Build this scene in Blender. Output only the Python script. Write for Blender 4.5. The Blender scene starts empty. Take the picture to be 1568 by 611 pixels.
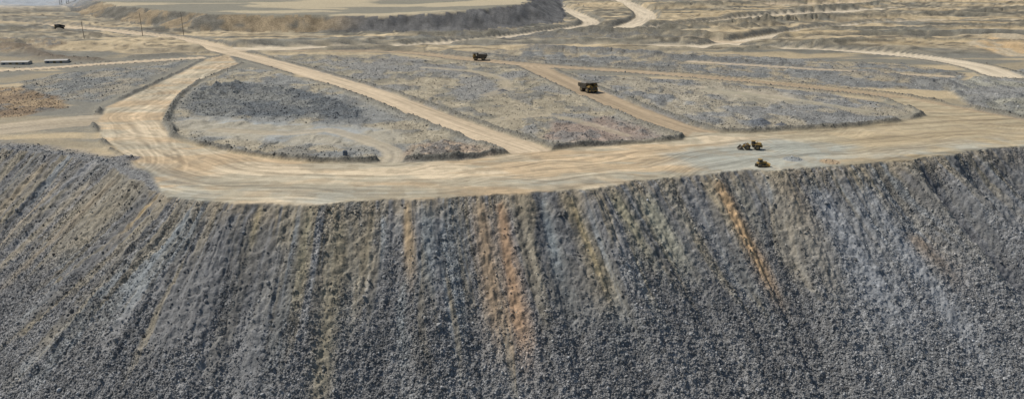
import bpy, math, numpy as np, random, bmesh
from mathutils import Vector, Matrix, Euler
rng=np.random.default_rng(7); random.seed(7)
f32=np.float32
scene=bpy.context.scene

# ------------------------------------------------------------------ noise
def _h(ix,iy,seed):
    h=(ix.astype(np.int64)*374761393+iy.astype(np.int64)*668265263+seed*974634777)&0xffffffff
    h=((h^(h>>13))*1274126177)&0xffffffff
    h=((h^(h>>16))*2246822519)&0xffffffff
    return ((h^(h>>15))&0xffffff).astype(f32)/f32(0xffffff)
def vn(x,y,seed=0):
    ix=np.floor(x);iy=np.floor(y);fx=(x-ix).astype(f32);fy=(y-iy).astype(f32)
    fx=fx*fx*(3-2*fx);fy=fy*fy*(3-2*fy)
    a=_h(ix,iy,seed);b=_h(ix+1,iy,seed);c=_h(ix,iy+1,seed);d=_h(ix+1,iy+1,seed)
    return (a+(b-a)*fx)+((c+(d-c)*fx)-(a+(b-a)*fx))*fy
def fbm(x,y,o=4,seed=0):
    r=0;a=.5;t=0
    for i in range(o):
        r=r+a*vn(x*2**i+17.3*i,y*2**i-9.1*i,seed+i);t+=a;a*=.5
    return r/t
def worley(x,y,seed=0):
    ix=np.floor(x);iy=np.floor(y);best=np.full(x.shape,9.,f32);idv=np.zeros(x.shape,f32)
    for dx in(-1,0,1):
        for dy in(-1,0,1):
            cx=ix+dx;cy=iy+dy
            px=cx+_h(cx,cy,seed);py=cy+_h(cx,cy,seed+5)
            d=((px-x)**2+(py-y)**2).astype(f32)
            m=d<best;best=np.where(m,d,best);idv=np.where(m,_h(cx,cy,seed+9),idv)
    return np.sqrt(best),idv
def ss(a,b,x):
    t=np.clip((x-a)/(b-a),0,1);return t*t*(3-2*t)
# ------------------------------------------------------------------ geometry helpers (all in metres, plan view)
def spline(pts,step=6.):
    P=np.array(pts,float);out=[]
    Q=np.vstack([2*P[0]-P[1],P,2*P[-1]-P[-2]])
    for i in range(1,len(Q)-2):
        p0,p1,p2,p3=Q[i-1],Q[i],Q[i+1],Q[i+2]
        n=max(2,int(np.linalg.norm(p2-p1)/step))
        n=min(n,8)
        for k in range(n):
            t=k/n
            out.append(.5*((2*p1)+(-p0+p2)*t+(2*p0-5*p1+4*p2-p3)*t*t+(-p0+3*p1-3*p2+p3)*t**3))
    out.append(P[-1]);return np.array(out)
def pdist(X,Y,pts,margin=30.):
    d=np.full(X.shape,1e4,f32);s=np.zeros(X.shape,f32);sg=np.ones(X.shape,f32)
    P=np.array(pts,float)
    x0,y0=P.min(0)-margin;x1,y1=P.max(0)+margin
    idx=np.nonzero((X>x0)&(X<x1)&(Y>y0)&(Y<y1))[0]
    L=np.concatenate([[0],np.cumsum(np.linalg.norm(np.diff(P,axis=0),axis=1))])
    for c in range(0,len(idx),60000):
        ii=idx[c:c+60000];x=X[ii];y=Y[ii]
        bd=np.full(x.shape,1e9,f32);bs=np.zeros(x.shape,f32);bg=np.ones(x.shape,f32)
        for k in range(len(P)-1):
            ax,ay=P[k];ex,ey=P[k+1]-P[k];l=math.hypot(ex,ey)
            if l<1e-6: continue
            ex/=l;ey/=l
            qx=x-f32(ax);qy=y-f32(ay)
            t=np.clip(qx*f32(ex)+qy*f32(ey),0,f32(l))
            rx=qx-t*f32(ex);ry=qy-t*f32(ey)
            dd=rx*rx+ry*ry;m=dd<bd
            bd=np.where(m,dd,bd);bs=np.where(m,f32(L[k])+t,bs);bg=np.where(m,np.sign(f32(ex)*qy-f32(ey)*qx),bg)
        d[ii]=np.sqrt(bd);s[ii]=bs;sg[ii]=bg
    return d,s,sg
def polysd(X,Y,poly,margin=30.):
    P=list(poly)+[poly[0]]
    d,_,_=pdist(X,Y,P,margin)
    ins=np.zeros(X.shape,bool)
    A=np.array(P,float);x0,y0=A.min(0);x1,y1=A.max(0)
    idx=np.nonzero((X>x0)&(X<x1)&(Y>y0)&(Y<y1))[0]
    x=X[idx];y=Y[idx];q=np.zeros(x.shape,bool)
    for k in range(len(P)-1):
        ax,ay=P[k];bx,by=P[k+1]
        if ay==by: continue
        q^=((ay>y)!=(by>y))&(x<(bx-ax)*(y-ay)/(by-ay)+ax)
    ins[idx]=q
    return np.where(ins,-d,d)
def L(s):
    v=[float(a) for a in s.split()];return list(zip(v[0::2],v[1::2]))
# ------------------------------------------------------------------ site plan (metres)
crest_pts=[(-520,450),(-400,390),(-297,346),(-234,322),(-205,312),(-176,297),(-151,276),(-125,251),(-103,242),(-80,241),(-42,245),(-10,250),(23,257),(55,272),(88,282),(124,288),(165,299),(200,313),(234,325),(304,344),(385,363),(560,430)]
apron=[(-262,637),(-250,559),(-240,484),(-234,419),(-218,379),(-196,342),(-161,299),(-140,275),(-123,245),(-102,235),(-80,235),(-42,238),(23,250),(54,264),(123,280),(163,291),(198,304),(247,325),(280,340),(275,365),(252,419),(239,447),(227,447),(228,410),(225,391),(200,373),(166,360),(116,349),(89,351),(80,334),(34,321),(5,311),(-23,298),(-50,294),(-85,294),(-113,305),(-143,322),(-164,342),(-185,379),(-208,447),(-221,511),(-224,603),(-253,660)]
track=L("-250 646 -234 526 -218 425 -193 363 -155 310 -117 277 -83 266 -34 269 31 288 91 314 159 336 226 356 270 363")
TAN=(.50,.40,.27);BR=(.35,.27,.175);PALE=(.54,.455,.325)
roads=[ # points,width,colour,berm,amount
 (L("-346 790 -272 695 -213 628 -147 542 -94 471 -53 406 -21 356 8 314"),19,TAN,1,1),
 (L("16 588 31 532 55 447 75 384 88 352 105 331"),19,BR,1,1),
 (L("-269 695 -183 684 -98 674 -24 620 34 584 105 549 166 508 215 466 241 434 264 374"),16,BR,1,1),
 (L("-262 705 -180 715 -92 728 10 728 138 728 258 705 334 669 364 628 369 580 358 532"),26,PALE,1,1),
 (L("-879 1082 -691 1013 -540 933 -434 864 -337 779 -265 690"),24,TAN,1,1),
 (L("-414 552 -368 573 -328 603 -272 637"),16,TAN,1,1),
 (L("-340 340 -274 352 -249 364 -235 375 -215 382"),30,(.40,.33,.23),0,.8),
 (L("-509 684 -476 728 -453 790 -404 817"),16,PALE,0,1),
 (L("80 1827 82 1442 104 1133 104 991 60 905 -17 803 -94 739"),22,PALE,1,1),
 (L("230 1899 226 1487 213 1221 185 1057 132 913"),30,PALE,1,1),
 (L("171 705 222 751 284 817 383 922 554 1034 719 1012"),26,PALE,1,1),
 (L("130 896 233 970 419 1161 705 1322 960 1360"),34,PALE,1,1),
 (L("160 790 245 764 392 790 575 803"),20,TAN,1,1),
 (L("300 1500 520 1420 820 1560 1100 1500"),40,TAN,0,1),
 (L("-900 860 -700 850 -560 800 -470 760"),18,PALE,0,.8),
 (L("150 615 214 580 268 552 316 532"),11,TAN,0,.7),
 (L("-69 580 -32 559 -9 526 -4 484 -16 456"),8,(.38,.32,.22),0,.6),
 (L("-13 378 6 388 23 391 39 371 55 344"),6,(.38,.32,.22),0,.6),
 (L("-51 294 -53 314 -69 335 -92 356 -109 349 -147 356"),9,(.40,.34,.24),0,.75),
 (L("125 471 154 456 182 425 198 402"),9,(.34,.30,.21),0,.6),
]
ridges=[ # windrows of end-dumped rock: points, half width, height, colour
 (L("20 690 110 655 190 605 262 545 292 490"),9,3.0,(.15,.15,.14)),
 (L("-60 668 0 632 60 598 130 560"),6,2.,(.16,.155,.135)),
 (L("150 880 300 950 560 1100 850 1250"),14,5,(.14,.13,.10)),
 (L("-110 800 0 835 120 845 200 800"),12,3,(.14,.13,.10)),
 (L("240 850 360 990 560 1130"),12,4,(.15,.135,.10)),
 (L("200 670 300 720 460 735 620 750"),8,2.5,(.16,.15,.115)),
 (L("280 900 420 880 600 900 800 960"),10,3.,(.14,.13,.10)),
 (L("320 1080 480 1230 700 1420"),16,5.,(.13,.125,.10)),
 (L("250 1300 420 1380 700 1600"),18,6.,(.14,.13,.10)),
 (L("-330 640 -300 655 -270 665"),5,2.,(.16,.15,.12)),
 (L("-560 720 -480 700 -400 640 -350 620"),9,3.,(.15,.12,.085)),
 (L("-600 900 -480 840 -420 780"),8,3,(.15,.13,.095)),
 (L("-900 960 -700 920 -560 860"),10,4,(.13,.12,.09)),
 (L("-160 640 -100 615 -50 575 -20 520"),4,1.4,(.17,.165,.15)),
 (L("-190 600 -150 560 -105 500 -62 432 -33 378 -10 335"),3,1.2,(.17,.165,.15)),
]
i1=L("-213 492 -218 566 -205 580 -174 552 -125 492 -50 384 -1 312 -23 298 -46 297 -86 298 -115 309 -145 327 -166 349 -183 379 -204 443")
dk=L("-204 471 -195 503 -162 497 -115 452 -82 406 -82 379 -128 388 -171 391 -193 415")
pl=L("-173 363 -170 388 -124 374 -74 362 -52 349 -54 322 -100 326 -141 339")
rd=L("-46 298 -47 322 -29 335 -1 312 -23 298")
i2=L("-216 655 -106 655 -24 603 16 573 47 447 79 339 34 324 11 326 -21 362 -96 481")
i2red=L("22 375 52 392 78 340 36 322 15 335")
i3=L("37 552 143 508 204 459 226 406 202 381 124 353 90 359 67 425")
i3tan=[(121,492),(174,466),(171,425),(131,434)]
i4=[(-83,655),(10,684),(128,674),(234,637),(318,603),(338,545),(289,471),(224,486),(150,532),(85,576),(9,611)]
i5=[(291,497),(430,595),(440,447),(300,350),(275,384),(267,425)]
i0=[(-344,511),(-331,552),(-273,624),(-253,497),(-245,430),(-299,447)]
i0b=[(-364,471),(-332,486),(-281,452),(-256,415),(-265,388),(-297,379),(-364,385)]
i00=[(-608,803),(-501,790),(-422,711),(-425,665),(-500,655)]
orange=[(435,711),(501,776),(593,790),(600,628),(431,646)]
applow=[(68,310),(123,337),(153,322),(123,288),(78,280)]
bandf=[(-109,863),(58,879),(157,832),(173,760),(10,760),(-97,775)]
bench=[(-1200,1900),(-560,1080),(-370,915),(-262,890),(-147,880),(-78,895),(-34,925),(13,990),(32,1187),(50,1500),(50,2600),(-1200,2600)]

crest=spline(crest_pts,4.)
for _ in range(6):
    crest[1:-1]=(crest[:-2]+2*crest[1:-1]+crest[2:])/4
cL=np.concatenate([[0],np.cumsum(np.linalg.norm(np.diff(crest,axis=0),axis=1))])
tg=np.gradient(crest,axis=0);cth=np.unwrap(np.arctan2(tg[:,1],tg[:,0]))
for _ in range(12): cth[1:-1]=(cth[:-2]+2*cth[1:-1]+cth[2:])/4
def s2q(s): return s+28*np.interp(s,cL,cth)
def x2q(x): return s2q(np.interp(x,crest[:,0],cL))

GR=(.235,.231,.212)
# streaks: crest x, half width, t0, t1, colour, amount
streaks=[(-11,4.4,0,46,(.325,.245,.165),.85),(-4,2.8,1,50,(.36,.245,.155),.9),(4,2.6,0,38,(.29,.255,.19),.6),(-36,2.2,0,26,(.35,.265,.165),.85),(-30,3,2,30,(.22,.24,.24),.6),
 (20,3.2,1,38,(.36,.295,.18),.85),(11,2.6,0,30,(.21,.235,.24),.7),(-60,2.6,6,66,(.275,.24,.165),.65),(-70,2.8,1,34,(.275,.245,.165),.7),(-88,2.0,0,12,(.38,.31,.17),.8),
 (36,3.6,3,30,(.285,.262,.185),.85),(47,4.4,4,32,(.295,.285,.22),.85),(58,3.,2,22,(.27,.25,.2),.6),(80.5,3.2,4,44,(.43,.295,.165),1.),(76,2.6,3,26,(.35,.295,.205),.85),(88,3.8,2,24,(.27,.255,.205),.6),
 (108,6,4,24,(.25,.21,.155),.65),(148,6,26,46,(.235,.185,.135),.7),(-128,2.4,0,16,(.38,.28,.14),.8),(-143,3,2,34,(.30,.265,.2),.6),(-156,3,3,48,(.30,.25,.18),.65),(-168,2.5,6,60,(.31,.27,.2),.65),(-183,3,10,60,(.30,.25,.175),.65),(-200,3,4,60,(.32,.265,.18),.65),(-220,4,2,60,(.28,.25,.19),.6),(-112,4,2,34,(.21,.23,.235),.6),
 (-50,2.8,2,30,(.28,.24,.165),.65),(120,8,8,60,(.285,.295,.30),.65),(139,5,8,70,(.285,.295,.30),.6),(190,5,2,60,(.12,.122,.127),.8),(172,5,2,54,(.12,.122,.127),.8),(160,3,0,24,(.13,.13,.13),.6),  # near-black entries: dark rock, also painting in the shade of the right-hand gullies
 (-78,5,14,60,(.165,.168,.168),.6),(-20,3,0,26,(.18,.19,.185),.5),(66,3,1,40,(.175,.178,.178),.5)]
gullies=[(152,3,1.2),(163,4,-2.2),(173,5.5,5.),(184,4,-2.5),(195,6,4.2),(212,5,1.8),(-115,4,1.2),(64,3,.9),(-20,3,.8),(81,3,.7),(-240,6,1.6),(-190,4,1.3)]

def lerp(c,col,m):
    m=m[:,None];return c*(1-m)+np.asarray(col,f32)*m
def terrain(X,Y,fine=True):
    X=X.astype(f32);Y=Y.astype(f32);n=len(X)
    z=np.zeros(n,f32);rough=np.full(n,.35,f32)
    wobx=(fbm(X/9,Y/9,3,41)-.5)*7
    cyy=np.interp(X,crest[:,0],crest[:,1])
    T=np.full(n,-100.,f32);S=np.zeros(n,f32)
    ii=np.nonzero(Y<cyy+40)[0]
    d,s,_=pdist(X[ii],Y[ii],crest,900.)
    T[ii]=np.where(Y[ii]<cyy[ii],d,-d);S[ii]=s
    big=fbm(X/70,Y/70,4,1);mid=fbm(X/14,Y/14,4,2);band=fbm(X/160,Y/45,5,3);fin=fbm(X/2.2,Y/2.2,3,4)
    far=ss(620,720,Y)
    c=np.empty((n,3),f32);c[:]=(.285,.24,.16)
    c=lerp(c,(.19,.18,.145),ss(.44,.53,band))
    c=lerp(c,(.44,.35,.215),ss(.51,.58,fbm(X/190,Y/38,5,8))*.95)
    c=lerp(c,(.42,.32,.18),ss(.5,.60,fbm(X/260,Y/70,4,9))*.6*far*ss(0,300,X))
    c=lerp(c,(.125,.12,.095),ss(.53,.57,fbm(X/140,Y/26,5,12))*.85*far)
    c=c*(1+(fbm(X/7,Y/14,4,13)-.5)*1.3*far)[:,None]
    z+=(mid-.5)*1.0+(big-.5)*1.5*ss(650,900,Y)
    z+=(fbm(X/12,Y/18,3,14)-.5)*2.4*far
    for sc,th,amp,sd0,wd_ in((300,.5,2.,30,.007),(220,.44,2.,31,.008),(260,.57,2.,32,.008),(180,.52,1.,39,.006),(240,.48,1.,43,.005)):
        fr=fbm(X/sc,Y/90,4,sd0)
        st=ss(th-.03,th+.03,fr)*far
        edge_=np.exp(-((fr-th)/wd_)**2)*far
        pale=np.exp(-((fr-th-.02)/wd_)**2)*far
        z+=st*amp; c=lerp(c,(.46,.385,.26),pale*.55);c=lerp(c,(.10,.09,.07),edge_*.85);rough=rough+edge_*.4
    def region(poly,A,B,lo=.42,hi=.6,rgh=.7,pile=0.,cell=9.,soft=3.,sc=18.,amt=1.,zz=0.):
        nonlocal c,z,rough
        sd=polysd(X,Y,poly,20)+wobx
        k=np.nonzero(sd<soft*2)[0]
        if len(k)==0:return
        m=ss(soft,-soft,sd[k])*amt;x=X[k];y=Y[k]
        nn=ss(lo,hi,fbm(x/sc,y/sc*.8,5,int(cell*7+pile*13)))
        cc=lerp(np.broadcast_to(np.asarray(A,f32),(len(k),3)),B,nn)
        cc=cc*(1+(fbm(x/3.5,y/7,3,88)-.5)*.6)[:,None]
        dkp=ss(.55,.66,fbm(x/8,y/11,4,int(cell)+200));cc=lerp(cc,(.14,.145,.14),dkp*.65*min(1,pile))
        z[k]+=dkp*.7*min(1,pile)*m
        if pile>0:
            w,idv=worley(x/cell,y/cell,int(cell*10))
            hh=np.clip(1-w*1.25,0,1)*(.25+.75*idv)
            pres=ss(.42,.6,fbm(x/40,y/40,2,77))
            z[k]+=(hh*pile*pres+ (fbm(x/5,y/5,3,19)-.5)*min(pile,1.5)*.6)*m
            cc=cc*(1+(idv-.5)*.3*pres)[:,None]
        z[k]+=zz*m
        c[k]=c[k]*(1-m[:,None])+cc*m[:,None]
        rough[k]=rough[k]*(1-m)+rgh*m
    region(bandf,(.16,.15,.125),(.24,.21,.15),pile=2.,cell=14,rgh=.9)
    region(i4,(.20,.198,.18),(.31,.265,.185),pile=1.6,cell=10,lo=.46,hi=.6)
    region(i5,GR,(.26,.25,.20),pile=3.,cell=11)
    region(orange,(.50,.36,.20),(.42,.35,.24),rgh=.4)
    region(i0,(.20,.20,.18),(.28,.25,.19),pile=1.2,cell=8)
    region(i0b,(.20,.145,.09),(.30,.22,.13),pile=4.,cell=14,rgh=.8)
    region(i00,(.23,.18,.115),(.38,.31,.2),pile=2.,cell=12)
    region(i2,(.25,.225,.165),(.33,.285,.20),lo=.4,hi=.6,pile=1.,cell=10,rgh=.6)
    m2=ss(.48,.6,fbm(X/26,Y/34,4,55))*ss(0,-8,polysd(X,Y,i2,10));c=lerp(c,GR,m2*.85);rough=rough+m2*.2
    region(i2red,(.28,.22,.175),(.25,.22,.185),pile=1.2,cell=5)
    region(i3,(.22,.217,.20),(.31,.275,.205),lo=.46,hi=.6,pile=1.4,cell=8,rgh=.75)
    region(i3tan,(.37,.32,.235),(.30,.27,.2),rgh=.4,soft=6)
    region(i1,(.225,.225,.205),(.32,.28,.20),lo=.46,hi=.6,pile=1.,cell=8,rgh=.6)
    region(dk,(.12,.13,.132),(.19,.19,.17),pile=4.0,cell=7,rgh=.9)
    region(pl,(.29,.30,.285),(.34,.31,.24),rgh=.3,soft=6)
    region(rd,(.26,.20,.155),(.33,.26,.19),pile=1.5,cell=5)
    bnr=fbm(X/6,Y/6,3,95)
    for pts,w,h,col in ridges:
        d,_,_=pdist(X,Y,spline(pts,14.),w*3)
        g=np.exp(-((d+wobx*.5)/w)**2)*ss(.25,.5,bnr+.12);g=np.where(d>w*2.9,0,g)
        z+=g*h*(.6+.7*bnr);c=lerp(c,np.asarray(col),g*.9);rough=np.maximum(rough,g*.8)
    R=np.full(n,1e4,f32);RB_=np.full(n,1e4,f32)
    for pts,w,col,bm,am in roads:
        pp=spline(pts,10.)
        d,s,sg=pdist(X,Y,pp,50)
        k=np.nonzero(d<50)[0]
        if len(k)==0: continue
        dd=d[k];sk=s[k];sd=(dd*sg[k])
        e=dd-w/2+wobx[k]*(.3 if bm else .5)
        lane=vn(sd/1.3,sk/45,5)*.4+vn(sd/.6,sk/30,6)*.3+vn(sd/4,sk/60,7)*.3
        lane=np.clip(.5+(lane-.5)*1.25,0,1)
        m=ss(1.3,-1.3,e)*am
        cc=np.asarray(col,f32)*(.62+.74*lane[:,None])*(.88+.24*fin[k])[:,None]
        c[k]=c[k]*(1-m[:,None])+cc*m[:,None]
        rough[k]=rough[k]*(1-m)+.06*m
        mz=ss(9,-1,e)
        z[k]=z[k]*(1-mz)+.15*mz
        if am>.7:R[k]=np.minimum(R[k],e)
        if bm: RB_[k]=np.minimum(RB_[k],e)
    d,s,sg=pdist(X,Y,spline(track,8.),60)
    sda=polysd(X,Y,apron,40)
    e=sda+wobx*.3
    m=ss(1.2,-1.2,e)
    sd=d*sg+(fbm(X/30,Y/30,2,66)-.5)*8
    lane=vn(sd/1.7,s/80,15)*.35+vn(sd/.75,s/50,16)*.25+vn(sd/5,s/90,18)*.4
    # crossing wheel marks left by turning trucks
    sd2=sd+(fbm(X/45,Y/45,2,70)-.5)*40;lane=lane*.7+vn(sd2/.9,s/60,71)*.3
    lane=np.clip(.5+(lane-.5)*1.9,0,1)
    cc=lerp(np.broadcast_to(np.asarray((.53,.435,.295),f32),(n,3)),(.40,.35,.25),ss(.4,.58,fbm(X/25,Y/14,4,21)))
    cc=lerp(cc,(.46,.33,.19),ss(.48,.62,fbm(X/35,Y/12,4,23))*.65)
    cc=lerp(cc,(.34,.28,.175),ss(90,170,X)*.75)
    cc=lerp(cc,(.28,.29,.25),ss(8,-4,polysd(X,Y,applow,30)+wobx)*.85)
    cc=lerp(cc,(.33,.32,.26),ss(.35,.6,fbm(X/16,Y/9,4,29))*ss(-26,-4,T)*.85)
    cc=lerp(cc,(.28,.23,.155),ss(.53,.60,fbm(X/6,Y/5,4,27))*.4)
    cc=cc*(.62+.74*lane[:,None])*(.88+.24*fin)[:,None]
    c=c*(1-m[:,None])+cc*m[:,None]
    rough=rough*(1-m)+.06*m
    z=z*(1-m)+((mid-.5)*.35)*m
    R=np.minimum(R,e);RB_=np.minimum(RB_,e)
    # windrow berms beside the roads
    bn=fbm(X/3.5,Y/3.5,3,90)
    bw=1.5+ss(500,1000,Y)*1.5
    b=np.exp(-((RB_-2.6-bw+1.5)/bw)**2)*ss(-1.,1.5,R)*ss(-9,-16,T)*ss(1500,900,Y)
    b=b*ss(.25,.45,fbm(X/30,Y/30,2,91)+.1)
    z+=b*(1.4+1.6*bn)*(.35+.65*ss(620,380,Y))
    c=lerp(c,(.14,.135,.115),np.clip(b*1.3,0,1)*(.75+.4*bn));rough=np.maximum(rough,b*.9)
    v=np.exp(-((R-5.5)/3)**2)*(R>2)*.35;c=lerp(c,(.30,.27,.2),v*ss(-9,-16,T))
    for hx,hy,hr,hh,hc in((128,371,7,3.6,(.12,.13,.14)),(137,366,4,1.8,(.13,.135,.14)),(119,300,5,1.2,(.24,.25,.24)),(133,296,5,.5,(.36,.27,.17)),(-6,470,4,1.5,(.12,.12,.12)),(-163,300,6,1.5,(.2,.18,.16))):
        g=np.clip(1-np.hypot(X-hx,Y-hy)/hr+wobx*.04,0,1);z+=g*hh;c=lerp(c,hc,ss(0,.3,g));rough=np.maximum(rough,ss(0,.3,g)*.7)
    sdb=polysd(X,Y,bench,120)+(fbm(X/25,Y/25,4,33)-.5)*22
    hb=np.clip(18+(X+150)/180*8,18,26)
    prof=np.clip(1-sdb/(hb/.5),0,1)
    face=((prof>0)&(prof<.99)).astype(f32)
    g=fbm(X/10,Y/10,4,34);g2=fbm(X/30,Y/30,4,36)
    z=z*(1-ss(0,.3,prof)*.7)+prof*hb+face*(g-.5)*3.
    fc=lerp(np.broadcast_to(np.asarray((.25,.195,.12),f32),(n,3)),(.13,.12,.095),ss(.42,.55,g2))
    fc=lerp(fc,(.125,.122,.115),ss(-230,-160,X))
    fc=fc*(.4+1.2*g)[:,None]
    c=np.where((face>0)[:,None],fc,c)
    top=(prof>=.99)
    tc=lerp(np.broadcast_to(np.asarray((.42,.355,.235),f32),(n,3)),(.22,.205,.155),ss(.45,.52,fbm(X/150,Y/60,5,35)))
    c=np.where(top[:,None],tc,c);rough=np.where(face>0,.8,rough)
    haze=ss(-560,-700,X+ (Y-1500)*.2)*ss(1150,1400,Y);c=lerp(c,(.33,.36,.39),haze*(.6+.5*g2))  # bluish distance haze painted into the far-left ground colour
    # loose grey material near crest, except on the apron
    mar=ss(-14,-3,T+wobx)*ss(-1,2,e);c=lerp(c,(.19,.19,.182),mar);rough=np.maximum(rough,mar)
    z+=mar*(fbm(X/4,Y/4,4,37)-.5)*2.4
    z+=rough*(worley(X/1.6,Y/1.6,3)[0]-.5)*-.3*ss(500,350,Y)
    # ---------------------------------------------- dump face
    k=np.nonzero(T>-8)[0]
    if len(k):
        x=X[k];y=Y[k];t=T[k];s=S[k]
        q0_=s2q(s)-t*.13*np.clip(x/150,-1,1.3)
        qs=q0_+(fbm(q0_/9,t/34,3,50)-.5)*4.0
        q=q0_+(fbm(q0_/32,t/120,3,49)-.5)*42+(fbm(q0_/9,t/50,3,48)-.5)*4
        edge=(fbm(s/9,s*0,4,51)-.5)*7.0+(fbm(x/1.6,y/1.6,2,47)-.5)*2.2
        te=t+edge*ss(-8,1,t)*.9
        sp=np.where(te>4,te,np.log1p(np.exp(np.clip(te*2.2,-30,20)))/2.2)
        pr=ss(.38,.62,fbm(q0_/30,t/70,2,46))
        gA=fbm(q/9.,t/50,3,52)-.5; gB=np.abs(fbm(q/20,t/70,2,53)-.5)*2
        right=ss(125,175,x)
        gul=gA*1.9*(.2+.8*pr)*ss(0,10,t)+(gB-.35)*(.9+2.6*right)*ss(0,9,t)
        for gx,gw,gd in gullies:
            gul=gul-gd*np.exp(-((qs-x2q(gx))/gw)**2)*ss(0,12,t)*ss(95,40,t)
        rl=np.abs(fbm(q/2.4,t/60,2,44)-.5)*2
        gul=gul-np.exp(-(rl/.10)**2)*.4*ss(1,7,t)*ss(40,20,t)*(.2+.8*pr)
        sub=(vn(q/1.3,t/20,54)-.5)*.3*ss(0,4,t)*ss(50,15,t)*pr
        wr,wid=worley(qs/1.25,t/1.25,57)
        lump=(.55-wr)*.42*ss(0,3,t)*(.35+.65*ss(10,40,t))
        zs=-.76*sp+gul+sub+lump+(fbm(x/2.5,y/2.5,3,58)-.5)*.7*ss(-1,2,t)+(fbm(x/9,y/9,3,45)-.5)*1.1*ss(0,10,t)
        base=-118+(fbm(x/20,y/20,3,59)-.5)*4
        z[k]=np.maximum(z[k]*ss(2,-2,te)+zs,base)
        on=ss(-.6,.9,te)
        n1=fbm(q/5.5,t/50,4,60);n2=vn(q/1.0,t/34,61)*.5+vn(q/.5,t/24,62)*.5;n3=fbm(q0_/26,t/30,4,63)
        ln=14+50*fbm(q/4,q*0,3,67)
        up=ss(ln+12,ln-12,t)
        brk=vn(q/.9,t/7,65)*.5+fbm(q/2.5,t/6,3,66)*.5
        cc=lerp(np.broadcast_to(np.asarray((.192,.190,.184),f32),(len(k),3)),(.240,.237,.228),ss(.38,.62,n3))
        cc=lerp(cc,(.145,.145,.142),ss(.48,.62,n1)*.65)
        cc=lerp(cc,(.215,.228,.225),ss(.46,.36,n1)*.8*up)
        cc=lerp(cc,(.26,.228,.168),ss(.50,.60,fbm(q/4,t/60,4,64))*.8*up*(.5+brk))
        cc=lerp(cc,(.145,.137,.118),ss(.54,.62,fbm(q/2.2,t/40,3,69))*.6*up)
        cc=lerp(cc,(.265,.27,.268),ss(90,140,x)*.5*ss(5,25,t))
        fines=up*ss(.40,.55,fbm(q/6,t/30,3,68))*.8
        for xc,w,t0,t1,col,am in streaks:
            q0=x2q(xc);wd=w*(.65+.5*np.clip(t/40,0,1.2))
            mm=np.exp(-((qs-q0)/wd)**2)*ss(t0-2,t0+3,t)*ss(t1+10,t1-16,t)
            mm=np.clip(mm*am*ss(.12,.6,brk+mm*.25)*1.25,0,1)
            cc=lerp(cc,col,mm);fines=np.maximum(fines,mm)
        cc=cc*(1+(n2-.5)*.7*up)[:,None]*(.87+.26*wid)[:,None]
        lip=ss(10,0,t)*ss(.32,.58,brk)*.65*ss(-1,1,-e[k]+4);cc=lerp(cc,(.33,.275,.19),lip)
        c[k]=c[k]*(1-on[:,None])+cc*on[:,None]
        rough[k]=rough[k]*(1-on)+(1-.8*fines)*on
    return z,np.clip(c,0.02,.7),np.clip(rough,0,1),T

# ------------------------------------------------------------------ terrain mesh
ys=[40.]
while ys[-1]<9000:
    y=ys[-1]
    if y<130: dy=3.
    elif y<172: dy=.6
    elif y<330: dy=.33
    else: dy=max(.33,y*y/58500/1.9)
    ys.append(y+dy)
ys=np.array(ys);tx=np.arange(-1.0,1.0001,.00125)
NX=len(tx);NY=len(ys)
XX=(ys[:,None]*tx[None,:]);YY=np.repeat(ys[:,None],NX,1)
X=XX.ravel();Y=YY.ravel()
z,c,rg,T=terrain(X,Y)
def grid_mesh(name,X,Y,z,NX,NY):
    me=bpy.data.meshes.new(name)
    me.vertices.add(NX*NY)
    co=np.stack([X,Y,z],1).astype(f32).ravel();me.vertices.foreach_set('co',co)
    i=np.arange((NX-1)*(NY-1));r=i//(NX-1);q=i%(NX-1);a=r*NX+q
    lp=np.stack([a,a+1,a+NX+1,a+NX],1).astype(np.int32).ravel()
    me.loops.add(len(lp));me.polygons.add(len(i))
    me.loops.foreach_set('vertex_index',lp)
    me.polygons.foreach_set('loop_start',(np.arange(len(i))*4).astype(np.int32))
    me.update(calc_edges=True)
    return me
me=grid_mesh('ground',X,Y,z,NX,NY)
a=me.attributes.new('Col','FLOAT_COLOR','POINT');a.data.foreach_set('color',np.concatenate([c,np.ones((len(c),1),f32)],1).ravel().astype(f32))
a=me.attributes.new('rough','FLOAT','POINT');a.data.foreach_set('value',rg.astype(f32))
ground=bpy.data.objects.new('ground',me);scene.collection.objects.link(ground)

def newmat(name,col=None,rough=.9,metal=0.):
    m=bpy.data.materials.new(name);m.use_nodes=True;nt=m.node_tree
    b=nt.nodes['Principled BSDF'];b.inputs['Roughness'].default_value=rough
    b.inputs['Specular IOR Level'].default_value=.2;b.inputs['Metallic'].default_value=metal
    if col:
        nz=nt.nodes.new('ShaderNodeTexNoise');nz.inputs['Scale'].default_value=1.3;nz.inputs['Detail'].default_value=5
        tc=nt.nodes.new('ShaderNodeTexCoord');nt.links.new(tc.outputs['Object'],nz.inputs['Vector'])
        rp=nt.nodes.new('ShaderNodeValToRGB');rp.color_ramp.elements[0].position=.35;rp.color_ramp.elements[1].position=.68
        rp.color_ramp.elements[0].color=(*col,1);rp.color_ramp.elements[1].color=(*[a*.6+b_*.4 for a,b_ in zip(col,(.3,.25,.18))],1)
        nt.links.new(nz.outputs['Fac'],rp.inputs[0]);nt.links.new(rp.outputs[0],b.inputs['Base Color'])
    return m,nt,b
m,nt,bs=newmat('mine_soil_and_waste_rock')
N=nt.nodes.new;K=nt.links.new
def math_(op,a,b=None,clamp=False):
    n=N('ShaderNodeMath');n.operation=op;n.use_clamp=clamp
    for i,v in enumerate((a,b)):
        if v is None: continue
        if isinstance(v,(int,float)): n.inputs[i].default_value=v
        else: K(v,n.inputs[i])
    return n.outputs[0]
ac=N('ShaderNodeAttribute');ac.attribute_name='Col'
ar=N('ShaderNodeAttribute');ar.attribute_name='rough'
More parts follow.
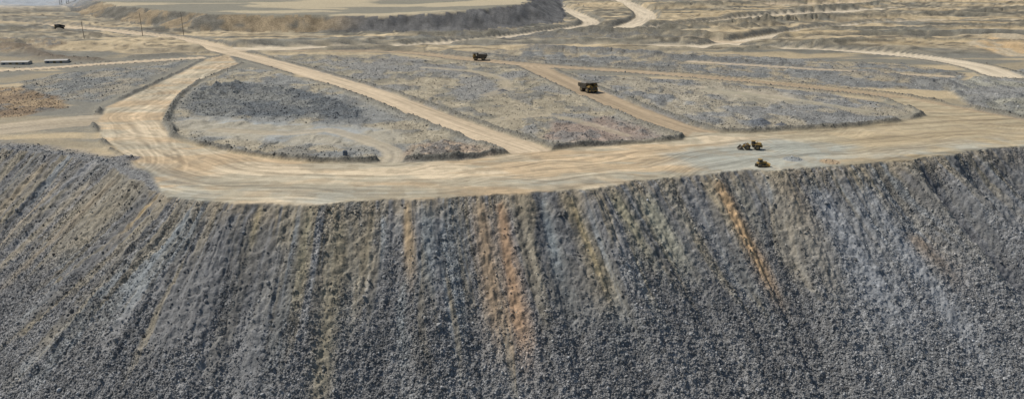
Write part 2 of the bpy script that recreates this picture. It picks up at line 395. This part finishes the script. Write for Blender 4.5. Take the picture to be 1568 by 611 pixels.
geo=N('ShaderNodeNewGeometry')
def noise(scale,det=4):
    n=N('ShaderNodeTexNoise');n.inputs['Scale'].default_value=scale;n.inputs['Detail'].default_value=det;K(geo.outputs['Position'],n.inputs['Vector']);return n.outputs['Fac']
def voro(scale):
    n=N('ShaderNodeTexVoronoi');n.inputs['Scale'].default_value=scale;K(geo.outputs['Position'],n.inputs['Vector']);return n
v1=voro(1.1);v2=voro(2.6);n1=noise(1.6,5);n2=noise(.25,4)
sep=N('ShaderNodeSeparateColor');K(v1.outputs['Color'],sep.inputs[0])
sep2=N('ShaderNodeSeparateColor');K(v2.outputs['Color'],sep2.inputs[0])
cell=math_('ADD',math_('MULTIPLY',math_('SUBTRACT',sep.outputs[0],.5),.6),math_('MULTIPLY',math_('SUBTRACT',sep2.outputs[1],.5),.6))
mul=math_('ADD',1.0,math_('MULTIPLY',cell,ar.outputs['Fac']))
mul=math_('ADD',mul,math_('MULTIPLY',math_('SUBTRACT',n1,.5),.5))
mul=math_('ADD',mul,math_('MULTIPLY',math_('SUBTRACT',n2,.5),.35))
vm=N('ShaderNodeVectorMath');vm.operation='SCALE';K(ac.outputs['Color'],vm.inputs[0]);K(mul,vm.inputs['Scale'])
K(vm.outputs[0],bs.inputs['Base Color'])
h=math_('ADD',math_('MULTIPLY',v1.outputs['Distance'],-.30),math_('MULTIPLY',v2.outputs['Distance'],-.18))
h=math_('MULTIPLY',h,ar.outputs['Fac'])
h=math_('ADD',h,math_('MULTIPLY',n1,.10))
bp=N('ShaderNodeBump');bp.inputs['Strength'].default_value=1.;bp.inputs['Distance'].default_value=1.;K(h,bp.inputs['Height']);K(bp.outputs[0],bs.inputs['Normal'])
me.materials.append(m)

# ------------------------------------------------------------------ loose rocks (instanced)
rm,nt2,b2=newmat('waste_rock')
at=nt2.nodes.new('ShaderNodeAttribute');at.attribute_type='INSTANCER';at.attribute_name='rc'
nn=nt2.nodes.new('ShaderNodeTexNoise');nn.inputs['Scale'].default_value=1.5
mx=nt2.nodes.new('ShaderNodeVectorMath');mx.operation='SCALE'
ma=nt2.nodes.new('ShaderNodeMath');ma.operation='ADD';ma.inputs[1].default_value=.5
nt2.links.new(nn.outputs['Fac'],ma.inputs[0]);nt2.links.new(at.outputs['Color'],mx.inputs[0]);nt2.links.new(ma.outputs[0],mx.inputs['Scale']);nt2.links.new(mx.outputs[0],b2.inputs['Base Color'])
rockcol=bpy.data.collections.new('rock_shapes')
for i in range(7):
    bm=bmesh.new();bmesh.ops.create_icosphere(bm,subdivisions=1,radius=1)
    r=np.random.default_rng(i)
    for v in bm.verts:
        v.co*=r.uniform(.72,1.12)
    sx=r.uniform(.8,1.3)
    for v in bm.verts: v.co.x*=sx;v.co.z*=.8
    for _ in range(3):
        nrm=Vector(r.normal(size=3)).normalized()
        for v in bm.verts:
            dd=v.co.dot(nrm)
            if dd>.62: v.co-=nrm*(dd-.62)
    rme=bpy.data.meshes.new('rock');bm.to_mesh(rme);bm.free()
    for p in rme.polygons:p.use_smooth=False
    rme.materials.append(rm)
    rockcol.objects.link(bpy.data.objects.new('rock_shape_%d'%i,rme))
def rocks(name,x,y,size,keep,sink=.15,bright=1.0,seed=0,var=.3,grow=0.):
    z,c,rg,T=terrain(x,y)
    size=size*(1+grow*ss(15,60,T))
    k=keep(x,y,z,c,rg,T);x=x[k];y=y[k];z=z[k];c=c[k];size=size[k];n=len(x)
    r=np.random.default_rng(seed)
    me=bpy.data.meshes.new(name);me.vertices.add(n)
    me.vertices.foreach_set('co',np.stack([x,y,z+size*sink],1).astype(f32).ravel())
    col=c*.7+.3*np.array([.235,.232,.222])
    col=col*(bright*np.exp(r.normal(0,var,n)))[:,None]
    a=me.attributes.new('rc','FLOAT_COLOR','POINT');a.data.foreach_set('color',np.concatenate([np.clip(col,.03,.6),np.ones((n,1))],1).ravel().astype(f32))
    a=me.attributes.new('rs','FLOAT','POINT');a.data.foreach_set('value',size.astype(f32))
    a=me.attributes.new('rr','FLOAT_VECTOR','POINT');a.data.foreach_set('vector',r.uniform(0,6.28,(n,3)).astype(f32).ravel())
    ob=bpy.data.objects.new(name,me);scene.collection.objects.link(ob)
    ng=bpy.data.node_groups.new(name+'_scatter','GeometryNodeTree')
    ng.interface.new_socket('Geometry',in_out='INPUT',socket_type='NodeSocketGeometry')
    ng.interface.new_socket('Geometry',in_out='OUTPUT',socket_type='NodeSocketGeometry')
    gi=ng.nodes.new('NodeGroupInput');go=ng.nodes.new('NodeGroupOutput')
    ip=ng.nodes.new('GeometryNodeInstanceOnPoints');ci=ng.nodes.new('GeometryNodeCollectionInfo')
    ci.inputs['Collection'].default_value=rockcol;ci.inputs['Separate Children'].default_value=True;ci.inputs['Reset Children'].default_value=True
    def na(nm,ty):
        q=ng.nodes.new('GeometryNodeInputNamedAttribute');q.data_type=ty;q.inputs['Name'].default_value=nm;return q.outputs['Attribute']
    ng.links.new(gi.outputs[0],ip.inputs['Points']);ng.links.new(ci.outputs[0],ip.inputs['Instance'])
    ip.inputs['Pick Instance'].default_value=True
    ng.links.new(na('rs','FLOAT'),ip.inputs['Scale'])
    e2=ng.nodes.new('FunctionNodeEulerToRotation');ng.links.new(na('rr','FLOAT_VECTOR'),e2.inputs[0]);ng.links.new(e2.outputs[0],ip.inputs['Rotation'])
    ng.links.new(ip.outputs[0],go.inputs[0])
    md=ob.modifiers.new('scatter','NODES');md.node_group=ng
    return ob
def cand(n,y0,y1,seed,tm=.82):
    r=np.random.default_rng(seed)
    y=r.uniform(y0,y1,n);x=r.uniform(-tm,tm,n)*y
    return x,y,r
x,y,r=cand(430000,150,335,101)
size=np.clip(np.exp(r.normal(-1.62,.40,len(x))),.12,1.0)
u=r.uniform(0,1,len(x))
rocks('rubble_slope',x,y,size,lambda x,y,z,c,rg,T:(T>0)&(T<105)&(u<rg*rg*(.22+.55*ss(6,42,T))),seed=1,grow=.25,var=.3)
x,y,r=cand(2200,165,335,102)
size=np.clip(np.exp(r.normal(-.8,.3,len(x))),.35,1.3);u1=r.uniform(0,1,len(x))
rocks('boulders',x,y,size,lambda x,y,z,c,rg,T:(T>2)&(T<95),sink=.3,bright=1.2,seed=2)
x,y,r=cand(220000,290,640,103)
size=np.clip(np.exp(r.normal(-1.3,.4,len(x))),.15,1.1);u2=r.uniform(0,1,len(x))
rocks('rubble_field',x,y,size,lambda x,y,z,c,rg,T:(T<0)&(u2<(rg-.4)*.8),seed=3,bright=1.05,var=.28)

# ------------------------------------------------------------------ machines and structures
YEL=newmat('dusty_yellow_paint',(.34,.22,.06),.7)[0]
DRK=newmat('dark_steel',(.05,.047,.042),.6)[0]
BED=newmat('worn_dump_body_steel',(.06,.055,.047),.6)[0]
TYR=newmat('tyre_rubber',(.025,.025,.025),.9)[0]
HUB=newmat('dusty_hub',(.2,.15,.07),.7)[0]
GLS=newmat('cab_glass',(.02,.025,.03),.15)[0]
WHT=newmat('white_paint',(.62,.62,.60),.5)[0]
SHD=newmat('dusty_shed_cladding',(.42,.41,.38),.7)[0]
ROK=newmat('load_rock',(.20,.19,.17),.95)[0]
WOD=newmat('weathered_timber',(.10,.08,.06),.9)[0]
BLU=newmat('blue_paint',(.06,.10,.16),.6)[0]
def tz(x,y):
    zz,_,_,_=terrain(np.array([x,x+.01]),np.array([y,y+.01]));return float(zz[0])
class Obj:
    def __init__(s,name,x,y,head,scale=1.,dz=0.):
        s.e=bpy.data.objects.new(name,None);scene.collection.objects.link(s.e)
        s.e.location=(x,y,tz(x,y)+dz);s.e.rotation_euler=(0,0,math.radians(head));s.e.scale=(scale,)*3
    def add(s,name,bm,mat,smooth=False):
        bmesh.ops.recalc_face_normals(bm,faces=bm.faces)
        me=bpy.data.meshes.new(name);bm.to_mesh(me);bm.free();me.materials.append(mat)
        for p in me.polygons:p.use_smooth=smooth
        o=bpy.data.objects.new(name,me);scene.collection.objects.link(o);o.parent=s.e;return o
    def box(s,name,size,loc,mat,rot=(0,0,0),bev=.05,taper=1.):
        bm=bmesh.new();bmesh.ops.create_cube(bm,size=1)
        for v in bm.verts:
            if v.co.z>0: v.co.x*=taper;v.co.y*=taper
        bmesh.ops.scale(bm,vec=size,verts=bm.verts)
        if bev: bmesh.ops.bevel(bm,geom=bm.edges[:],offset=bev,segments=1,affect='EDGES')
        bmesh.ops.transform(bm,matrix=Matrix.Translation(loc)@Euler(rot).to_matrix().to_4x4(),verts=bm.verts)
        return s.add(name,bm,mat)
    def cyl(s,name,r,h,loc,mat,axis='Y',r2=None,seg=20,bev=0.):
        bm=bmesh.new();bmesh.ops.create_cone(bm,cap_ends=True,segments=seg,radius1=r,radius2=r if r2 is None else r2,depth=h)
        if bev: bmesh.ops.bevel(bm,geom=[e for e in bm.edges if len(e.link_faces)==2 and any(len(f.verts)>4 for f in e.link_faces)],offset=bev,segments=2,affect='EDGES')
        R={'Y':Matrix.Rotation(math.pi/2,4,'X'),'X':Matrix.Rotation(math.pi/2,4,'Y'),'Z':Matrix.Identity(4)}[axis]
        bmesh.ops.transform(bm,matrix=Matrix.Translation(loc)@R,verts=bm.verts)
        return s.add(name,bm,mat)
    def prism(s,name,prof,y0,y1,mat):
        bm=bmesh.new();a=[bm.verts.new((p[0],y0,p[1])) for p in prof];b=[bm.verts.new((p[0],y1,p[1])) for p in prof]
        n=len(prof)
        bm.faces.new(a);bm.faces.new(b[::-1])
        for i in range(n): bm.faces.new((a[i],a[(i+1)%n],b[(i+1)%n],b[i]))
        return s.add(name,bm,mat)
    def wheel(s,name,r,w,x,y):
        s.cyl(name,r,w,(x,y,r),TYR,'Y',seg=24,bev=r*.12)
        sg=1 if y>0 else -1
        s.cyl(name+'_hub',r*.5,.12,(x,y+sg*(w/2+.03),r),HUB,'Y',seg=16)
def rubble_heap(s,name,cx,cy,z0,lx,ly,h,mat,seed=0):
    bm=bmesh.new();bmesh.ops.create_grid(bm,x_segments=14,y_segments=12,size=1)
    r=random.Random(seed)
    for v in bm.verts:
        d=max(abs(v.co.x),abs(v.co.y));hh=(1-d**2)*h
        v.co=Vector((cx+v.co.x*lx/2,cy+v.co.y*ly/2,z0+hh*(.8+.3*r.random())+r.uniform(-.12,.12)))
    return s.add(name,bm,mat)
def haul_truck(x,y,head,loaded=True,scale=.84):
    t=Obj('haul_truck',x,y,head,scale)
    t.box('chassis_frame',(12.2,2.4,.9),(0,0,2.1),DRK)
    t.box('rear_axle',(1.4,6.4,1.2),(-3.2,0,1.9),DRK)
    for sy in(-1,1):
        t.wheel('front_wheel_%d'%(sy+1),1.9,1.4,4.1,sy*3.5)
        t.wheel('rear_inner_wheel_%d'%(sy+1),1.9,1.3,-3.2,sy*2.0)
        t.wheel('rear_outer_wheel_%d'%(sy+1),1.9,1.3,-3.2,sy*3.6)
        t.prism('bed_side_%d'%(sy+1),[(-6.8,3.7),(-7.4,4.6),(-6.9,6.1),(2.9,6.7),(3.3,6.9),(2.7,3.2),(-2,2.9)],sy*4.2-.12,sy*4.2+.12,BED)
        for i in range(6): t.box('bed_rib_%d_%d'%(sy+1,i),(.3,.22,2.7),(-5.6+i*1.55,sy*4.42,4.9),BED,bev=0)
        t.box('headlight_%d'%(sy+1),(.12,.7,.35),(7.05,sy*2.5,2.7),WHT,bev=.02)
        t.box('front_fender_%d'%(sy+1),(3.0,1.5,.25),(5.3,sy*3.5,4.15),YEL)
        t.cyl('air_cleaner_%d'%(sy+1),.42,1.2,(6.75,sy*1.9,4.75),YEL,'X',seg=14)
        t.cyl('suspension_%d'%(sy+1),.35,2.4,(4.1,sy*1.9,3.1),DRK,'Z',seg=12)
    t.prism('bed_floor',[(-6.8,3.4),(-6.8,3.7),(-2,3.1),(2.7,3.4),(2.7,3.1),(-2,2.7)],-4.1,4.1,BED)
    t.prism('bed_front_wall',[(2.6,3.2),(3.2,6.8),(3.45,6.8),(2.85,3.2)],-4.1,4.1,BED)
    t.prism('bed_canopy',[(3.1,6.7),(3.1,7.0),(7.3,7.25),(7.3,7.0)],-3.9,3.9,BED)
    t.box('deck',(3.4,8.0,.22),(5.5,0,4.35),YEL,bev=.03)
    t.box('radiator',(1.4,3.0,2.2),(6.2,0,3.0),YEL)
    t.box('radiator_grille',(.1,2.5,1.8),(6.95,0,3.1),DRK,bev=0)
    t.box('front_bumper',(.7,6.8,.7),(6.9,0,1.7),YEL)
    t.box('cab',(2.3,2.2,2.1),(5.3,2.2,5.5),YEL,taper=.92)
    t.box('cab_windshield',(.06,1.8,1.0),(6.46,2.2,5.7),GLS,bev=0)
    t.box('cab_side_window',(1.6,.06,.9),(5.3,3.31,5.75),GLS,bev=0)
    t.box('electrical_cabinet',(1.6,1.7,1.3),(5.2,-2.3,5.1),YEL)
    t.box('access_stairs',(.25,1.0,3.4),(7.15,-2.9,2.9),DRK,rot=(.5,0,0),bev=0)
    for sy in(-1,1):
        t.box('handrail_%d'%(sy+1),(3.2,.07,.07),(5.5,sy*3.9,5.4),YEL,bev=0)
        for i in range(3): t.box('rail_post_%d_%d'%(sy+1,i),(.07,.07,1.0),(4.1+i*1.4,sy*3.9,4.9),YEL,bev=0)
    if loaded: rubble_heap(t,'rock_load',-2,0,5.3,9.4,8.0,2.2,ROK,3)
    return t
def track_unit(t,name,L_,r,y,w):
    prof=[]
    for i in range(9): a=math.pi/2+math.pi*i/8;prof.append((-L_/2+r*math.cos(a),r+r*math.sin(a)))
    for i in range(9): a=-math.pi/2+math.pi*i/8;prof.append((L_/2+r*math.cos(a),r+r*math.sin(a)))
    t.prism(name,prof,y-w/2,y+w/2,DRK)
    for i in range(14):
        t.box('%s_shoe_%d'%(name,i),(.12,w+.04,.1),(-L_/2+L_*i/13,y,2*r+.04),TYR,bev=0)
    for i in range(5): t.cyl('%s_roller_%d'%(name,i),r*.4,w+.15,(-L_/2+L_*i/4,y,r*.7),HUB,'Y',seg=12)
def bulldozer(x,y,head,scale=1.):
    t=Obj('bulldozer',x,y,head,scale)
    for sy in(-1,1):
        track_unit(t,'crawler_track_%d'%(sy+1),3.4,.62,sy*1.25,.7)
        t.box('push_arm_%d'%(sy+1),(3.6,.28,.35),(1.5,sy*1.85,.75),YEL)
    t.box('engine_hood',(2.4,1.5,1.2),(1.0,0,1.75),YEL)
    t.box('radiator_guard',(.15,1.4,1.2),(2.25,0,1.7),DRK,bev=.02)
    t.box('rear_body',(1.6,1.8,1.0),(-1.2,0,1.6),YEL)
    t.box('cab',(1.5,1.6,1.4),(-.75,0,2.75),DRK,taper=.9)
    t.box('cab_roof',(1.8,1.9,.14),(-.75,0,3.5),YEL)
    t.box('cab_glass',(1.52,1.3,.7),(-.75,0,2.95),GLS,bev=.02)
    t.cyl('exhaust',.1,1.1,(.8,.4,2.8),DRK,'Z',seg=8)
    t.prism('blade',[(3.2,.05),(3.05,.5),(3.0,1.0),(3.25,1.7),(3.4,1.7),(3.15,1.0),(3.2,.5),(3.45,.05)],-2.2,2.2,YEL)
    t.box('ripper_shank',(.3,.35,1.6),(-2.9,0,1.0),DRK,rot=(0,.2,0))
    t.box('ripper_frame',(1.0,1.6,.3),(-2.4,0,1.4),DRK)
    return t
def wheel_loader(x,y,head,scale=1.):
    t=Obj('wheel_loader',x,y,head,scale)
    for sx in(-1,1):
        for sy in(-1,1): t.wheel('wheel_%d_%d'%(sx+1,sy+1),1.25,1.0,sx*2.3,sy*1.7)
    t.box('rear_frame',(3.8,2.0,.9),(-2.2,0,1.5),DRK)
    t.box('engine_cover',(3.0,2.3,1.4),(-2.9,0,2.5),YEL,taper=.92)
    t.box('counterweight',(.6,2.6,1.1),(-4.5,0,1.7),YEL)
    t.box('rear_grille',(.08,1.7,1.0),(-4.35,0,2.6),DRK,bev=0)
    t.box('front_frame',(2.6,1.6,1.2),(1.9,0,1.6),YEL)
    t.box('cab',(1.6,1.6,1.7),(-.6,0,3.2),GLS,taper=.9)
    t.box('cab_roof',(1.9,1.9,.16),(-.6,0,4.1),YEL)
    t.box('cab_base',(1.7,1.7,.5),(-.6,0,2.4),YEL)
    for sy in(-1,1):
        t.prism('lift_arm_%d'%(sy+1),[(1.4,2.5),(1.5,3.0),(3.4,2.1),(4.8,.9),(4.6,.5),(3.1,1.6)],sy*.8-.15,sy*.8+.15,YEL)
        t.box('fender_%d'%(sy+1),(2.4,1.0,.14),(-2.3,sy*1.6,2.65),YEL)
        t.box('headlight_%d'%(sy+1),(.2,.3,.3),(3.1,sy*1.1,2.5),WHT,bev=.02)
    t.cyl('tilt_cylinder',.16,2.2,(2.9,0,2.4),DRK,'X',seg=10)
    t.prism('bucket',[(4.6,.15),(4.5,1.2),(4.8,1.9),(5.1,1.95),(4.85,1.2),(5.0,.5),(6.4,.2),(6.4,.1)],-2.1,2.1,DRK)
    for sy in(-1,1): t.prism('bucket_side_%d'%(sy+1),[(4.6,.15),(4.5,1.2),(4.8,1.9),(6.3,.2)],sy*2.1-.06,sy*2.1+.06,DRK)
    t.cyl('exhaust',.12,.9,(-2.4,.7,3.5),DRK,'Z',seg=8)
    return t
def pickup_truck(x,y,head):
    t=Obj('pickup_truck',x,y,head)
    for sx in(-1,1):
        for sy in(-1,1): t.wheel('wheel_%d_%d'%(sx+1,sy+1),.4,.3,sx*1.6,sy*.82)
    t.box('lower_body',(5.2,1.8,.55),(0,0,.75),WHT,bev=.08)
    t.box('cabin',(2.0,1.65,.75),(.2,0,1.4),GLS,taper=.82)
    t.box('roof',(1.6,1.35,.07),(.2,0,1.81),WHT)
    t.box('hood',(1.5,1.7,.2),(1.85,0,1.1),WHT,bev=.08)
    for sy in(-1,1): t.box('bed_side_%d'%(sy+1),(1.7,.1,.4),(-1.7,sy*.85,1.2),WHT)
    t.box('tailgate',(.1,1.7,.4),(-2.55,0,1.2),WHT)
    t.box('flag_mast',(.06,.06,3.),(-1.2,.5,2.4),DRK,bev=0)
    return t
def utility_pole(x,y,h=22,head=20):
    t=Obj('utility_pole',x,y,head,1,-.3)
    t.cyl('pole_shaft',.32,h,(0,0,h/2),WOD,'Z',r2=.18,seg=10)
    t.box('cross_arm_upper',(.25,4.4,.28),(.3,0,h-1.2),WOD,bev=0)
    t.box('cross_arm_lower',(.2,3.0,.25),(.3,0,h-3.2),WOD,bev=0)
    for i in(-2,-1,1,2): t.cyl('insulator_%d'%(i+2),.13,.6,(.3,i,h-.75),WHT,'Z',seg=8)
    return t
haul_truck(49,468,-62,True,.9)
haul_truck(-27,624,182,True)
haul_truck(-552,913,150,False)
haul_truck(26,1500,75,False,1.)
wheel_loader(107,318,176,.95)
bulldozer(102,289,12,.9)
pickup_truck(119,1355,95);pickup_truck(123,1300,80)
utility_pole(-391,790,24);utility_pole(-366,832,26,35);utility_pole(-442,770,18,10)
def lattice_tower(x,y,h):
    t=Obj('lattice_tower',x,y,30)
    for i,(sx,sy) in enumerate(((-1,-1),(-1,1),(1,1),(1,-1))):
        t.cyl('leg_%d'%i,.35,h,(sx*1.6,sy*1.6,h/2),DRK,'Z',seg=6)
    for k in range(9):
        zz=h*(k+.5)/9
        for sy in(-1,1):
            t.box('brace_%d_%d'%(k,sy+1),(.2,.2,5.2),(0,sy*1.6,zz),DRK,rot=(0,.7 if k%2 else -.7,0),bev=0)
            t.box('brace_side_%d_%d'%(k,sy+1),(.2,.2,5.2),(sy*1.6,0,zz),DRK,rot=(.7 if k%2 else -.7,0,0),bev=0)
    t.box('head_frame',(5,5,1.5),(0,0,h),DRK)
lattice_tower(-789,1322,34);lattice_tower(-779,1326,34)
def storage_shed(x,y,lx,head=8):
    t=Obj('storage_shed',x,y,head,1,-.2)
    t.box('walls',(lx,7,2.2),(0,0,1.1),SHD,bev=.03)
    bm=bmesh.new();v=[bm.verts.new(p) for p in((-lx/2-.4,-4,2.22),(lx/2+.4,-4,2.22),(lx/2+.4,4,2.22),(-lx/2-.4,4,2.22),(-lx/2-.4,0,3.),(lx/2+.4,0,3.))]
    for f in((0,1,5,4),(2,3,4,5),(0,4,3),(1,2,5),(0,3,2,1)): bm.faces.new([v[i] for i in f])
    t.add('gable_roof',bm,SHD)
    n=int(lx/5)
    for i in range(n): t.box('door_%d'%i,(2.0,.1,1.8),(-lx/2+2.5+i*5,-3.53,.95),HUB if i%3 else BLU,bev=0)
storage_shed(-375,609,17,9);storage_shed(-403,600,21,5);storage_shed(-431,597,18,5)
t=Obj('water_tank',-71,302,10)
t.cyl('tank_shell',1.0,2.2,(0,0,1.5),BLU,'Z',seg=20,bev=.1);t.box('tank_skid',(2.4,2.2,.3),(0,0,.2),DRK);t.cyl('tank_lid',.35,.2,(0,0,2.7),DRK,'Z',seg=12)
for x,y in((-66,300),(-64.5,303),(-58,301)):
    t=Obj('marker_post',x,y,0)
    t.cyl('post',.1,2.,(0,0,1.),WOD,'Z',seg=8);t.box('reflector_board',(.5,.08,.6),(0,-.12,1.9),WHT,bev=.01)

# ------------------------------------------------------------------ camera, light
cam=bpy.data.cameras.new('camera');co=bpy.data.objects.new('camera',cam);scene.collection.objects.link(co)
co.location=(0,0,80);co.rotation_euler=(math.radians(90)-math.atan(365/1120),0,0)
cam.sensor_width=36;cam.lens=36*1120/1568;cam.clip_end=30000;scene.camera=co
w=bpy.data.worlds.new('World');scene.world=w;w.use_nodes=True
sky=w.node_tree.nodes.new('ShaderNodeTexSky');sky.sky_type='NISHITA';sky.sun_disc=False
az=math.radians(-66);el=math.radians(53)   # azimuth measured from +Y towards +X
sky.sun_elevation=el;sky.sun_rotation=az
bg=w.node_tree.nodes['Background'];bg.inputs[1].default_value=.08;w.node_tree.links.new(sky.outputs[0],bg.inputs[0])
sl=bpy.data.lights.new('sun','SUN');sl.energy=4.1;sl.angle=math.radians(.53);sl.color=(1,.95,.88)
so=bpy.data.objects.new('sun',sl);scene.collection.objects.link(so)
dirv=Vector((math.sin(az)*math.cos(el),math.cos(az)*math.cos(el),math.sin(el)))
so.rotation_euler=dirv.to_track_quat('Z','Y').to_euler();so.location=(0,300,300)
scene.view_settings.view_transform='Standard';scene.view_settings.look='None';scene.view_settings.exposure=0
